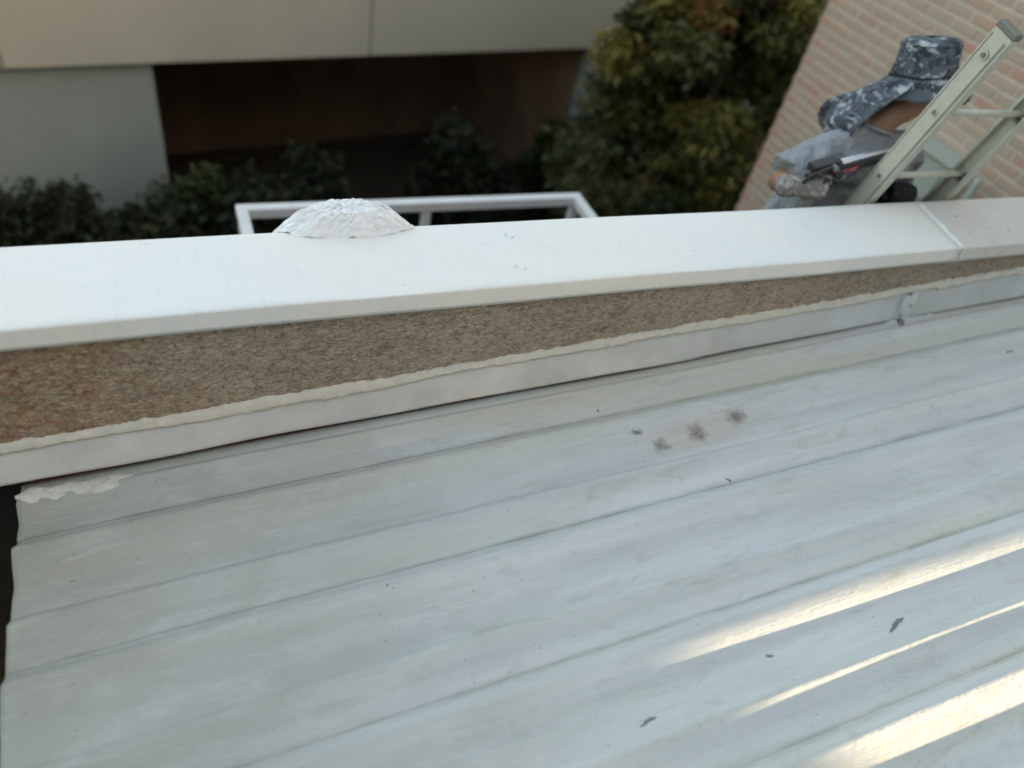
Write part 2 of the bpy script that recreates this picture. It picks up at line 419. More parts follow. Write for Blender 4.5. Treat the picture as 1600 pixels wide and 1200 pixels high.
def lump(name, pts, w, h, mat, parent, seed=0, seg=10, up=(0, 0, 1)):
    """irregular ribbon of sealant along points"""
    r = random.Random(seed); up = Vector(up); P = [Vector(p) for p in pts]; V = []; F = []; n = len(P)
    for i, p in enumerate(P):
        t = (P[min(i + 1, n - 1)] - P[max(i - 1, 0)]).normalized(); side = t.cross(up).normalized()
        endf = min(1, i / 2, (n - 1 - i) / 2); endf = .15 + .85 * endf
        ww = w * (0.7 + .6 * r.random()) * endf; hh = h * (.55 + .8 * r.random()) * endf; sh = w * .25 * (r.random() - .5)
        for k in range(seg):
            q = math.pi * k / (seg - 1)
            V.append(p + side * (ww * math.cos(q) + sh) + up * (hh * math.sin(q) * (.85 + .3 * r.random()) - .0015))
    for i in range(n - 1):
        for k in range(seg - 1): F.append((i * seg + k, i * seg + k + 1, (i + 1) * seg + k + 1, (i + 1) * seg + k))
    o = mesh(name, V, F, mat, parent, True); fix_normals(o.data); return o

lap = [(2.775 - .07 * t + .004 * random.uniform(-1, 1), YB - t * (YB - YF), .001) for t in np.linspace(0, 1, 34)]
lump('lap_sealant', lap, .013, .006, M['sealant_b'], cop, 3)
lump('lap_sealant', [(2.705 + .002 * i, YF - .003, -.002 - i * .006) for i in range(9)], .007, .003, M['sealant_b'], cop, 5, up=(0, -1, 0))

def blob(name, c, r, h, mat, parent, seed=0, sx=1., sy=1., rough=.25, ax=(1, 0, SLOPE), seg=18, rings=5, ang=0):
    """flattened irregular dab lying on a surface"""
    rr = random.Random(seed); ph = [rr.uniform(0, 6.3) for _ in range(5)]; V = []; F = []
    c = Vector(c); X = Vector(ax).normalized(); Z = Vector((0, 0, 1)); Y = Z.cross(X)
    ca, sa = math.cos(ang), math.sin(ang)
    for i in range(rings):
        t = i / (rings - 1); rho = 1 - t
        for k in range(seg):
            q = 2 * math.pi * k / seg
            rad_ = r * rho * (1 + rough * (math.sin(2 * q + ph[0]) * .5 + math.sin(3 * q + ph[1]) * .4 + math.sin(5 * q + ph[2]) * .35 + math.sin(9 * q + ph[3]) * .2))
            hz = h * (1 - rho ** 3) * (1 + .5 * rough * math.sin(4 * q + ph[4] + 3 * t))
            u, v = sx * rad_ * math.cos(q), sy * rad_ * math.sin(q)
            V.append(c + X * (u * ca - v * sa) + Y * (u * sa + v * ca) + Z * (hz - .0006))
    for i in range(rings - 1):
        for k in range(seg): F.append((i * seg + k, i * seg + (k + 1) % seg, (i + 1) * seg + (k + 1) % seg, (i + 1) * seg + k))
    o = mesh(name, V, F, mat, parent, True); fix_normals(o.data); return o

FLAT = (1, 0, 0)
for i, (x, y, r) in enumerate([(.895, 1.760, .014), (.868, 1.600, .015), (.915, 1.745, .007), (.895, 1.585, .008)]):
    blob('sealant_dab', (x, y, .001), r * .9, .005, M['mound'], cop, 20 + i, ax=FLAT, rough=.3)

# sealant bead along the wall, flashing strip in two lengths, dark gap below
xs = np.arange(-3.1, 4.55, .009)
n1 = vnoise(xs * 9, xs * 0, 3); n2 = vnoise(xs * 55, xs * 0 + 4, 4); n3 = vnoise(xs * 6, xs * 0 + 9, 5)
V = []; F = []
for i, x in enumerate(xs):
    zt = zs(x) + .004 + .007 * (n1[i] - .5) + .009 * (n2[i] - .5) + .006 * (random.random() - .5)
    wd = .010 + .026 * max(0, n3[i] - .25) + .011 * n2[i] + .012 * (n1[i] > .72)
    for (dy, t) in ((.001, 0), (-.005, .08), (-.009, .35), (-.011, .7), (-.0105, .95), (-.004, 1.)):
        V.append((x, YW + dy - .006 * t - .002 * n2[i], zt - wd * t))
for i in range(len(xs) - 1):
    for k in range(5): F.append((i * 6 + k, i * 6 + k + 1, i * 6 + 7 + k, i * 6 + 6 + k))
bead = mesh('sealant_bead', V, F, M['sealant'], par, True); fix_normals(bead.data)

def flashing(x0, x1, off):
    V = []; F = []; xx = np.arange(x0, x1 + .001, .05); n = 6
    for x in xx:
        gap = .024 - .0085 * (x + .5) + .002 * math.sin(x * 11)
        if x > 1.6: gap = max(.004, .0095 - .006 * (x - 1.6))
        wv = .0025 * math.sin(x * 3.1) + .0015 * math.sin(x * 7.7)
        zb = zr(x) + gap
        zt = zs(x) - .006
        for (y, z) in ((YW - .003, zt), (YW - .012 + wv * .4, zt - .03), (YW - .022 + wv, (zt + zb) / 2), (YW - .037 + wv, zb + .012), (YW - .041 + wv, zb + .002), (YW - .038 + wv, zb)):
            V.append((x, y - off, z))
    for i in range(len(xx) - 1):
        for k in range(n - 1): F.append((i * n + k, i * n + k + 1, (i + 1) * n + k + 1, (i + 1) * n + k))
    o = mesh('flashing', V, F, M['flash'], par, True); fix_normals(o.data)
    s = o.modifiers.new('t', 'SOLIDIFY'); s.thickness = .0014; s.offset = 1
    return o
flashing(-3.1, 2.62, .0); flashing(2.56, 4.56, .0022)
MB().prism([(-.47, YW - .030, zr(-.47)), (-.47, YW - .030, zr(-.47) + .03), (1.6, YW - .030, zr(1.6) + .008), (1.6, YW - .030, zr(1.6))], (0, .01, 0)).build('gap_shade_strip', M['gap'], par)  # dark strip stands in for shade in the gap under the flashing
lump('flashing_lap_sealant', [(2.60 + .012 * math.sin(i), YW - .022 - i * .0022, zs(2.6) - .012 - i * .0125) for i in range(11)], .030, .0035, M['flash'], par, 8, up=(0, -1, .3))
lump('flashing_lap_sealant', [(2.50 + i * .022, YW - .046 - .004 * math.sin(i * 2), zr(2.50 + i * .022) + .004) for i in range(14)], .012, .007, M['flash'], par, 9)
blob('sealant_dab', (2.585, YW - .055, zr(2.585) + .006), .017, .009, M['grey_seal'], par, 31, rough=.5)

# white cloth-like mound coated in sealant, hooked over the far edge of the coping
def mound():
    cx, cy = .432, 1.868; A, B, Hh = .205, .085, .058; nu, nv = 84, 15; V = []; F = []
    r = random.Random(5); ph = [r.uniform(0, 6.3) for _ in range(8)]
    for j in range(nv + 1):
        t = j / nv
        for i in range(nu):
            q = 2 * math.pi * i / nu
            ed = 1 + .05 * math.sin(3 * q + ph[0]) + .03 * math.sin(7 * q + ph[1]) + .02 * math.sin(17 * q + ph[2])
            rho = (1 - t)
            prof = min(1.0, (1 - rho) * 1.85 + .02) ** .9 if rho > .02 else 1.0
            z = Hh * prof
            fold = math.sin(13 * q + ph[3] + 2 * math.sin(3 * q)) * .5 + math.sin(29 * q + ph[4] + 4 * t) * .35 + math.sin(47 * q + ph[5] + 9 * t) * .2
            z += .0085 * fold * math.sin(math.pi * min(1, t * 1.15 + .08)) * (1 - .6 * t)
            cr = .0045 * (math.sin(q * 21 + t * 60) * math.sin(t * 47 + q * 9))
            x = cx + A * ed * rho * math.cos(q); y = cy + B * ed * rho * math.sin(q)
            zz = z + cr * (1 - t)
            if y > YB and t < .25: zz -= (y - YB) * .9 * (1 - t / .25)
            jit = .0042 * min(1, 4 * t, 3 * rho + .3)
            V.append((x + .004 * fold * rho + r.uniform(-jit, jit), y + r.uniform(-jit, jit), (max(zz, .0015) if y < YB + .002 else zz - .004) + r.uniform(-jit, jit) * .8 * (t > .05)))
    for j in range(nv):
        for i in range(nu): F.append((j * nu + i, j * nu + (i + 1) % nu, (j + 1) * nu + (i + 1) % nu, (j + 1) * nu + i))
    F.append(tuple(range(nv * nu, (nv + 1) * nu)))
    o = mesh('coated_mound', V, F, M['mound'], None, False); fix_normals(o.data)
    return tag(o, 'crumpled white sealant-coated mound on the far edge of the coping', 'roof cap')
mound()

# ------------------------------------------------------------------ ribbed metal roof
roof = empty('metal_roof', (1, 0, -.5), 'pale grey painted ribbed metal roof sloping along the parapet', 'roof')
P = P_; Y0 = Y0_
PK = [(-.036, 0), (-.026, 0), (-.006, .0195), (.003, .021), (.010, .0205), (.094, .0012), (.104, 0), (.186, 0), (.202, .0155), (.208, .0165), (.214, .016), (.264, .001), (.270, 0), (.33, 0)]
def prof_z(u):                     # u: distance from the crest towards the camera; folded sheet
    return .8 * float(np.interp(u, [p[0] for p in PK], [p[1] for p in PK]))
US = [-.036, -.0275, -.026, -.0245, -.016, -.008, -.005, -.001, .003, .006, .010, .013, .03, .06, .088, .092, .096, .100, .105, .14, .180, .185, .187, .190, .200, .203, .206, .209, .212, .216, .23, .25, .262, .265, .268, .272, .295, .318, .3245]
xr_ = np.concatenate([np.linspace(XE, 0, 26), np.linspace(.05, 4.58, 92)])
def panel(k):
    yc = Y0 - k * P; V = []; F = []; us = US if k >= 0 else [u for u in US if yc - u < YW - .0]
    if k < 0: us = [u for u in US if yc - u < YW - .004]
    n = len(us); rr = random.Random(k + 50); p1, p2, p3 = (rr.uniform(0, 6) for _ in range(3))
    for i, x in enumerate(xr_):
        for u in us:
            y = yc - u
            wav = .0022 * math.sin(x * 2.7 + y * 9) * math.sin(y * 8.8 + 1) + .0010 * math.sin(x * 6.1 + y * 2)
            yj = .0022 * math.sin(x * 1.7 + y) + .001 * math.sin(x * 5 + y)
            z = zr(x) + prof_z(u) + wav + (0 if u > -.035 else -.001) - (.0030 if u > .319 else 0)
            xx = x
            if i < 4: xx = x + (1 - i / 4) * (.005 * (vnoise(np.array([(y + 9) * 11.]), np.array([.5]), 8)[0] - .5) + .005 * (vnoise(np.array([(y + 9) * 37.]), np.array([.5]), 9)[0] - .5) - prof_z(u) * .25)
            if i == 0: z -= .004 + .003 * math.sin(u * 50 + p3)
            V.append((xx, y + yj, z))
    for i in range(len(xr_) - 1):
        for j in range(n - 1): F.append((i * n + j, (i + 1) * n + j, (i + 1) * n + j + 1, i * n + j + 1))
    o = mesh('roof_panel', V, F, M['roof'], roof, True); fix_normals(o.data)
    if o.data.polygons[0].normal.z < 0: o.data.flip_normals()
    s = o.modifiers.new('t', 'SOLIDIFY'); s.thickness = .0011; s.offset = -1
    return o
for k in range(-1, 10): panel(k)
# eave bearer hidden under the sheets
MB().box(XE + .05, XE + .14, -2.4, YW - .01, zr(XE) - .16, zr(XE) - .018).build('eave_beam', M['primer'], roof)

# small screws, repairs and peeled spots on the roof
def on_roof(x, y):
    u = (Y0 - y) % P
    if u > .319: u -= P
    return (x, y, zr(x) + prof_z(u))
for i, (x, y, r, sx, sy, an) in enumerate([(.845, .418, .020, 1.5, .5, .25), (1.23, .463, .012, 1.3, .5, -.1), (1.63, .43, .019, 1.7, .45, .3), 
                                            (1.44, .985, .013, 1.1, .5, -.7), (2.15, .775, .010, 1.2, .5, -.9), (.69, 1.03, .006, 1.2, .6, -.6), (1.16, 1.355, .010, 1.2, .7, .3), (2.92, 1.225, .020, 1.1, .8, -.5), (3.02, 1.20, .018, 1, .8, .4), (-.36, 1.24, .012, 1.6, .35, .3), (-.37, 1.17, .009, 1.7, .4, .1), (.35, .93, .005, 1, .8, 0), (.12, .83, .006, 1.2, .6, .5)]):
    blob('peeled_spot', on_roof(x, y), r * (.8 if r > .015 else .65), .0016, M['primer'] if i < 8 else M['grey_seal'], roof, 80 + i, sx, sy, .6, ang=an)
for i in range(9):
    x_ = -.465 + i * .024; blob('eave_sealant', (x_, 1.452 + .008 * math.sin(i * 2.4), zr(x_) + .004), .034 + .007 * math.sin(i * 1.9), .012 + .003 * math.sin(i * 3), M['sealant'], roof, 140 + i, 1.5, .7, .3)
lump('eave_sealant', [(-.18 + i * .018, 1.447 - .002 * i, zr(-.18 + i * .018) + .001) for i in range(8)], .012, .004, M['sealant_b'], roof, 13)
MB().prism([(-.49, 1.43, zr(-.49) - .004), (-.49, 1.45, zr(-.49) + .006), (-.49, 1.47, zr(-.49) - .004)], (.16, .002, .012)).build('eave_batten', simple('old wood', (.17, .11, .07), .9), roof)

# ------------------------------------------------------------------ added unseen wall behind the camera: blocks the sun, a slot shapes the sunbeam
rear = empty('sun_blocker', (0, -2.6, zr(0)), 'added unseen wall with a slot that shapes the sunbeam on the metal roof', 'building')
YR = -2.5
jx = 2.2
MB().box(-5, jx, YR - .25, YR, GZ, 4.4).build('wall', M['rear'], rear)
zl = lambda x: zr(x) + .0955
def strip(x0, x1, y0, y1, d0, d1, name):      # slab that follows the roof pitch
    MB().prism([(x0, y0, zl(x0) + d0), (x1, y0, zl(x1) + d0), (x1, y0, zl(x1) + d1), (x0, y0, zl(x0) + d1)], (0, y1 - y0, 0)).build(name, M['rear'], rear)
strip(jx + .002, 4.59, YR - .25, YR, .36, 4.7, 'blocker_top')
strip(jx + .002, 4.59, YR - .25, YR, -.9, -.16, 'blocker_sill')
strip(-3, 4.585, YR + .002, -1.222, .30, .44, 'blocker_ledge')
strip(-3, 4.585, -1.22, -1.20, 0, .47, 'blocker_edge')  # added edge board, trims the sunbeam off the farther folds

nb = empty('far_sun_blocker', (6, -26, GZ), 'added unseen far block whose edge cuts the sunbeam on the roof', 'building')  # added out of view, its edge softens the sunbeam's left end
MB().box(-12, 16.8, -30, -22, GZ, 7).build('wall', M['rear'], nb)
MB().box(-12.2, 17.0, -30.2, -21.8, 7.002, 7.25).build('roof', M['concrete'], nb)

# ------------------------------------------------------------------ brick building on the right
XB, YC = 4.6, 4.6
bb = empty('brick_building', (XB + 2, 2, GZ), 'faded tan brick building wall behind the ladder', 'building')
MB().box(XB + .006, XB + 22, YR + .1, YC - .006, GZ, 3.4).build('wall', M['mortar'], bb)
bw, bh, bd = .198, .057, .05
bme = bpy.data.meshes.new('brick')
t_ = MB().box(0, bd, -bw / 2, bw / 2, -bh / 2, bh / 2); bme.from_pydata(t_.V, [], t_.F)
bm = bmesh.new(); bm.from_mesh(bme); bmesh.ops.recalc_face_normals(bm, faces=bm.faces)
bmesh.ops.bevel(bm, geom=[e_ for e_ in bm.edges if all(v.co.x < .001 for v in e_.verts)], offset=.004, segments=1, affect='EDGES'); bm.to_mesh(bme); bm.free()
bme.materials.append(M['brick'])
cands = []; halves = []
for r_ in range(-30, 12):
    z = r_ * .075 + .02
    y = YC - .104 - (.1075 if r_ % 2 else 0); c = 0
    if r_ % 2: halves.append(z)
    while y > 1.6:
        v = Vector((XB, y, z)) - Vector((0, 0, 1.25)); d = v.dot(FWD)
        px = 800 + 1153.7 * v.dot(RIGHT) / d; py = 600 + 1153.7 * v.dot(DOWN) / d
        inside = -30 < py < 330 and px < 1640
        cands.append((0 if inside else 1, d, y, z)); y -= .215
cands.sort(); rest = MB()
for z in halves: rest.box(XB - .001, XB + .04, YC - .098, YC - .0005, z - bh / 2, z + bh / 2)
hold = bb
for i, (s_, d, y, z) in enumerate(cands):
    ox = random.uniform(-.003, .002)
    if i < 300:
        o = bpy.data.objects.new('brick', bme); C.objects.link(o); o.parent = bb
        o.location = Vector((XB + ox, y, z)) - bb.location
        o.rotation_euler = (random.uniform(-.006, .006), 0, random.uniform(-.006, .006))
    else:
        rest.box(XB + ox, XB + .04, y - bw / 2, y + bw / 2, z - bh / 2, z + bh / 2)
rb = rest.build('bricks', M['brick'], bb); rb['kind'] = 'stuff'
ub = empty('utility_box', (4.5, 2.87, -1.1), 'pale green metal box fixed to the brick wall behind the ladder', 'cabinet')
MB().box(4.40, 4.594, 2.84, 3.32, -1.1, -.455).build('body', M['mint'], ub, bevel=.006)
MB().box(4.37, 4.597, 2.82, 3.34, -.452, -.435).build('lid', M['mint'], ub, bevel=.004)
MB().box(4.389, 4.399, 2.87, 3.29, -1.07, -.49).build('door', M['mint'], ub, bevel=.003)
MB().box(4.375, 4.388, 2.90, 2.92, -.82, -.70).build('handle', M['alu_dark'], ub, bevel=.003)
MB().tube([(4.44, 2.66, -2.6), (4.44, 2.66, -.45), (4.45, 2.67, -.43)], .024, 12).build('conduit', M['mint'], ub, True)
# ------------------------------------------------------------------ building across the garden
fang = rad(9.8); fu = Vector((math.cos(fang), math.sin(fang), 0)); fv = Vector((-math.sin(fang), math.cos(fang), 0))
fo = Vector((-1.31, 7.41, 0)); FZ = -2.0
def fbox(name, s0, s1, t0, t1, z0, z1, mat, parent, bevel=0):
    c = fo + fu * (s0 + s1) / 2 + fv * (t0 + t1) / 2 + Vector((0, 0, (z0 + z1) / 2))
    return MB().obox(c, fu * (s1 - s0) / 2, fv * (t1 - t0) / 2, Vector((0, 0, (z1 - z0) / 2))).build(name, mat, parent, bevel=bevel)
fb = empty('undercroft_building', fo + fu * 4 + Vector((0, 0, GZ)), 'beige panelled building with a dark brown undercroft across the garden', 'building')
js = [-9.0, -5.6, -2.75, .02, 3.40, 6.8, 10.2, 13.6]
for s0, s1 in zip(js[:-1], js[1:]):
    fbox('fascia_panel', s0 + .008, s1 - .008, 0, .16, FZ, 2.2, M['concrete'], fb, .006)
fbox('slab', -9, 13.6, .165, 6, FZ + .02, FZ + .3, M['concrete'], fb)
fbox('upper_wall', -9, 13.6, .17, 6, FZ + .31, 2.1, M['concrete'], fb)
fbox('pier', -6.0, 1.22, .10, 3.2, GZ, FZ + .015, M['pier'], fb)
fbox('pier', 6.55, 13.6, .12, 3.2, GZ, FZ + .015, M['pier'], fb)
fbox('side_wall', 6.50, 6.548, .30, 2.99, GZ, FZ + .012, M['recess'], fb)
fbox('back_wall', 1.22, 6.55, 3.0, 3.2, GZ, FZ + .015, M['recess'], fb)

# ------------------------------------------------------------------ white canopy frame just beyond the parapet
fr = empty('canopy_frame', (1.26, 3.0, GZ), 'white square-tube canopy frame standing beyond the parapet', 'frame')
x0, x1, y0, y1, zt, w = .27, 2.25, 2.25, 3.55, -1.0, .03
MB().box(x0 - w, x1 + w, y1 - w, y1 + w, zt - 2 * w, zt).build('far_rail', M['white_metal'], fr, bevel=.006)
MB().box(x0 - w, x1 + w, y0 - w, y0 + w, zt - 2 * w, zt).build('near_rail', M['white_metal'], fr, bevel=.006)
for x in (x0, x1): MB().box(x - w + .001, x + w - .001, y0 + w, y1 - w, zt - 2 * w + .001, zt - .001).build('side_rail', M['white_metal'], fr, bevel=.006)
for (x, y) in ((x0, y0), (x1, y0), (x0, y1), (x1, y1), ((x0 + x1) / 2 + .02, y1)):
    MB().box(x - .024, x + .024, y - .024, y + .024, GZ, zt - 2 * w).build('leg', M['white_metal'], fr, bevel=.005)

# ------------------------------------------------------------------ plants
def leaves(name, centers, sizes, mat, parent, tint_fn, seed, droop=.0, aspect=.45):
    r = np.random.default_rng(seed); n = len(centers); cs = np.asarray(centers)
    d = r.normal(size=(n, 3)); d[:, 2] = d[:, 2] * .6 - droop; d /= np.linalg.norm(d, axis=1)[:, None]
    s = r.normal(size=(n, 3)); s -= d * (s * d).sum(1)[:, None]; s /= np.linalg.norm(s, axis=1)[:, None]
    L = (np.asarray(sizes) * r.uniform(.7, 1.3, n))[:, None]; nn = np.cross(d, s)
    b = cs; mid = cs + d * L * .5; tip = cs + d * L - np.array([0, 0, 1]) * L * .15
    V = np.stack([b, mid + s * L * aspect * .5 + nn * L * .08, tip, mid - s * L * aspect * .5 + nn * L * .08], 1).reshape(-1, 3)
    me = bpy.data.meshes.new(name); me.vertices.add(4 * n); me.vertices.foreach_set('co', V.ravel().astype(np.float32))
    idx = np.arange(n)[:, None] * 4; tri = np.concatenate([idx + [0, 1, 2], idx + [0, 2, 3]], 1).reshape(-1)
    me.loops.add(6 * n); me.loops.foreach_set('vertex_index', tri.astype(np.int32))
    me.polygons.add(2 * n); me.polygons.foreach_set('loop_start', np.arange(0, 6 * n, 3, dtype=np.int32))
    try: me.polygons.foreach_set('loop_total', np.full(2 * n, 3, dtype=np.int32))
    except Exception: pass
    me.update(calc_edges=True)
    at = me.attributes.new('tint', 'FLOAT', 'POINT'); at.data.foreach_set('value', np.repeat(np.clip(tint_fn(cs, r), 0, 1), 4).astype(np.float32))
    return link(name, me, mat, parent)

def bush_tint(cs, r):
    return .45 + .35 * (vnoise(cs[:, 0] * 4 + 9, cs[:, 1] * 4 + cs[:, 2] * 3 + 20, 2) - .5) * 2 + r.normal(size=len(cs)) * .15

def bush(c, rx, ry, h, mat, label, group, seed, n=13000, size=.10):
    r = np.random.default_rng(seed); root = empty('garden_bush', c, label, 'bush', group)
    K = 34; q = r.uniform(0, 6.283, K); cz = r.uniform(.25, 1, K); rr = np.sqrt(r.uniform(0, 1, K)) * np.sqrt(np.clip(1.15 - cz ** 2.2, .05, 1))
    cen = np.stack([c[0] + rx * rr * np.cos(q), c[1] + ry * rr * np.sin(q), c[2] + h * cz], 1)
    pick = r.integers(0, K, n); p = r.normal(size=(n, 3)); p /= np.linalg.norm(p, axis=1)[:, None]
    p *= (r.uniform(0, 1, n) ** .4)[:, None] * np.array([rx * .38, ry * .38, h * .2])
    leaves('foliage', cen[pick] + p, np.full(n, size), mat, root, bush_tint, seed)
    b = MB()
    for i in range(5):
        a_ = r.uniform(0, 6.28); x, y = c[0] + rx * .5 * math.cos(a_), c[1] + ry * .5 * math.sin(a_)
        b.tube([(c[0] + .1 * math.cos(a_), c[1] + .1 * math.sin(a_), GZ), ((x + c[0]) / 2, (y + c[1]) / 2, GZ + h * .4), (x, y, GZ + h * .8)], [.025, .018, .006], 6)
    b.build('stem', M['bark'], root)

HB = 'dark bushes along the garden bed'
bushes = [((-1.05, 6.6, GZ), .75, .55, 1.75, 'leaf_dark', 'dark bush at the far left end of the garden bed'),
 ((-.35, 6.2, GZ), .60, .55, 1.62, 'leaf_dark', 'dark bush second from the left in the garden bed'),
 ((.18, 6.75, GZ), .60, .50, 1.72, 'leaf_mid', 'slightly lighter bush in front of the pale pier'),
 ((.75, 6.45, GZ), .62, .55, 1.78, 'leaf_dark', 'dark bush against the corner of the undercroft opening'),
 ((1.25, 6.9, GZ), .50, .48, 1.82, 'leaf_dark', 'rounded dark bush left of the bare gap in the undercroft bed'),
 ((3.05, 7.3, GZ), .62, .55, 1.95, 'leaf_dark', 'round black-green bush alone in front of the brown undercroft wall'),
 ((4.55, 7.7, GZ), .55, .5, 1.75, 'leaf_mid', 'green bush at the right end of the undercroft opening'),
 ((3.55, 6.15, GZ), 1.0, .5, 1.05, 'leaf_mid', 'low green bush between the canopy frame and the tree'),
 ((2.35, 5.6, GZ), .9, .55, .75, 'leaf_mid', 'low green bush seen through the canopy frame'),
 ((-.4, 5.2, GZ), 1.1, .55, .95, 'leaf_dark', 'low dark bush left of the canopy frame'),
 ((4.55, 5.4, GZ), .7, .5, 2.1, 'leaf_mid', 'dense green bush at the foot of the brick corner')]
for i, (c, rx, ry, h, mt, lb) in enumerate(bushes): bush(c, rx, ry, h, M[mt], lb, HB, 100 + i)

def tree(base, top, crown, R, n, mat, label, seed, size, warm):
    r = np.random.default_rng(seed); root = empty('garden_tree', base, label, 'tree')
    bx, by, bz = base; b = MB(); cx, cy, cz = crown
    b.tube([(bx, by, bz), (bx + .05, by, bz + 1.0), (bx * .6 + cx * .4, by * .6 + cy * .4, bz + 1.9), (cx, cy, cz + R[2] * .3), (cx + .1, cy, cz + R[2] * .8)], [.10, .085, .07, .04, .012], 10)
    limbs = []
    for i in range(11):
        a_ = r.uniform(0, 6.28); zz = bz + 1.2 + i * .2; rr = r.uniform(.55, .95)
        p0 = Vector((bx * .6 + cx * .4, by * .6 + cy * .4, zz)); p2 = Vector((cx + R[0] * rr * math.cos(a_), cy + R[1] * rr * math.sin(a_), zz + r.uniform(.3, .9)))
        b.tube([p0, p0.lerp(p2, .5) + Vector((0, 0, .1)), p2], [.035, .022, .006], 6)
    b.build('trunk', M['bark'], root, True)
    K = 90; d = r.normal(size=(K, 3)); d /= np.linalg.norm(d, axis=1)[:, None]; d *= (r.uniform(.1, 1, K) ** .45)[:, None]
    cen = np.array(crown) + d * np.array(R); cr = r.uniform(.13, .30, K)
    pick = r.integers(0, K, n); p = r.normal(size=(n, 3)); p /= np.linalg.norm(p, axis=1)[:, None]
    p *= (r.uniform(0, 1, n) ** .5)[:, None] * cr[pick][:, None] * np.array([1.1, 1.1, .8])
    kt = np.where((cen[:, 2] > cz + R[2] * .35) & (r.uniform(0, 1, K) > .45), r.uniform(.80, 1, K), r.uniform(0, .9, K))
    def tint(cs, rg): return warm(kt[pick], rg, len(cs))
    leaves('crown', cen[pick] + p, np.full(n, size), mat, root, tint, seed + 1, droop=.35)
tree((4.9, 6.3, GZ), 0, (5.15, 6.0, -1.4), (1.15, .95, 1.9), 38000, M['leaf_tree'], 'leafy tree with green, yellow and rusty leaves beside the brick corner', 301, .115,
     lambda k, rg, n: np.where(k > .86, .93, .12 + k * .78) + rg.normal(size=n) * .07)
tree((4.2, 6.75, GZ), 0, (4.5, 6.5, -2.4), (.70, .7, 1.05), 14000, M['leaf_olive'], 'feathery olive-green small tree in front of the pale right pier', 311, .10,
     lambda k, rg, n: k * .8 + rg.normal(size=n) * .1)
tree((5.9, 7.2, GZ), 0, (5.6, 7.1, -1.6), (1.2, .8, 2.0), 20000, M['leaf_olive'], 'olive-green tree standing behind the turning tree', 321, .12,
     lambda k, rg, n: k * .8 + rg.normal(size=n) * .1)
bn = empty('storage_bin', (-1.0, 1.0, GZ), 'dark blue plastic bin glimpsed below the left roof edge', 'bin')
MB().tube([(-1.0, 1.2, GZ), (-1.0, 1.2, GZ + .05), (-1.0, 1.2, GZ + .8)], [.26, .27, .31], 20).build('body', M['blue'], bn)
MB().tube([(-1.0, 1.2, GZ + .805), (-1.0, 1.2, GZ + .83), (-1.0, 1.2, GZ + .85)], [.325, .325, .29], 20).build('lid', M['blue'], bn)

# ------------------------------------------------------------------ ladder leaning on the coping
lad = empty('extension_ladder', (2.76, 2.95, GZ), 'aluminium ladder leaning on the coping in front of the worker', 'ladder')
LT = math.tan(rad(13)); yl = lambda z: 1.895 - LT * z
LU = Vector((0, -math.sin(rad(13)), math.cos(rad(13)))); LN = Vector((0, math.cos(rad(13)), math.sin(rad(13))))
XL, XR = 2.520, 3.005
topz = .70
def stringer(x, sgn):
    h = .043; fl = .028; th = .0035
    p0 = Vector((x, yl(GZ), GZ)); p1 = Vector((x, yl(topz), topz)); o = (p0 + p1) / 2; hl = (p1 - p0) / 2
    b = MB()
    ex = Vector((1, 0, 0))
    b.obox(o + ex * sgn * th / 2, ex * th / 2, LN * h, hl)
    for s in (-1, 1):
        b.obox(o + ex * sgn * (th + fl / 2 + .0002) + LN * s * (h - th / 2 - .0005), ex * fl / 2, LN * th / 2, hl)
        b.obox(o + ex * sgn * (th + fl + .002) + LN * s * (h - .008), ex * .0018, LN * .007, hl)
    ob = b.build('stringer', M['alu'], lad, bevel=.0012)
    c = MB().obox(p1 + LU * .010 + ex * sgn * .016, ex * .019, LN * (h + .003), LU * .012).build('end_cap', M['alu_dark'], ob, bevel=.004)
    return ob
sl_ = stringer(XL, 1); sr_ = stringer(XR, -1)
zr0 = .394
for k in range(17):
    z = zr0 - k * .2923
    if z < GZ + .1: break
    y = yl(z)
    b = MB().tube([(XL - .001, y, z), (XR + .001, y, z)], [(.012, .016), (.012, .016)], 14, flat=(0, 0, 1))
    ro = b.build('rung', M['alu'], lad, True)
    for x, s in ((XL, -1), (XR, 1)):
        MB().tube([(x + s * .0005, y, z), (x + s * .004, y, z)], [.0155, .0145], 14).build('rung_collar', M['alu'], ro)
        MB().tube([(x + s * .0042, y, z), (x + s * .0050, y, z)], [.0095, .0095], 12).build('rung_end', M['alu_dark'], ro)
        MB().obox(Vector((x - s * .018, y, z - .024)), (.012, 0, 0), LN * .016, LU * .006).build('bracket', M['alu_dark'], ro)
zb = .62; MB().tube([(XL - .014, yl(zb), zb), (XL + .045, yl(zb), zb)], .008, 10).build('bolt', M['alu_dark'], sl_)
MB().tube([(XL - .006, yl(zb), zb), (XL - .003, yl(zb), zb)], .016, 12).build('washer', M['alu'], sl_)

for xs_, sg_ in ((XL, -1), (XR, 1)):
    pa, pb = Vector((xs_, yl(GZ + .05), GZ + .05)), Vector((xs_, yl(topz - .02), topz - .02))
    for of_ in (-.034, -.028, .034):
        MB().obox((pa + pb) / 2 + LN * of_ + Vector((sg_ * .0008, 0, 0)), (.0009, 0, 0), LN * .0011, (pb - pa) / 2).build('groove', M['alu_dark'], sl_ if sg_ < 0 else sr_)

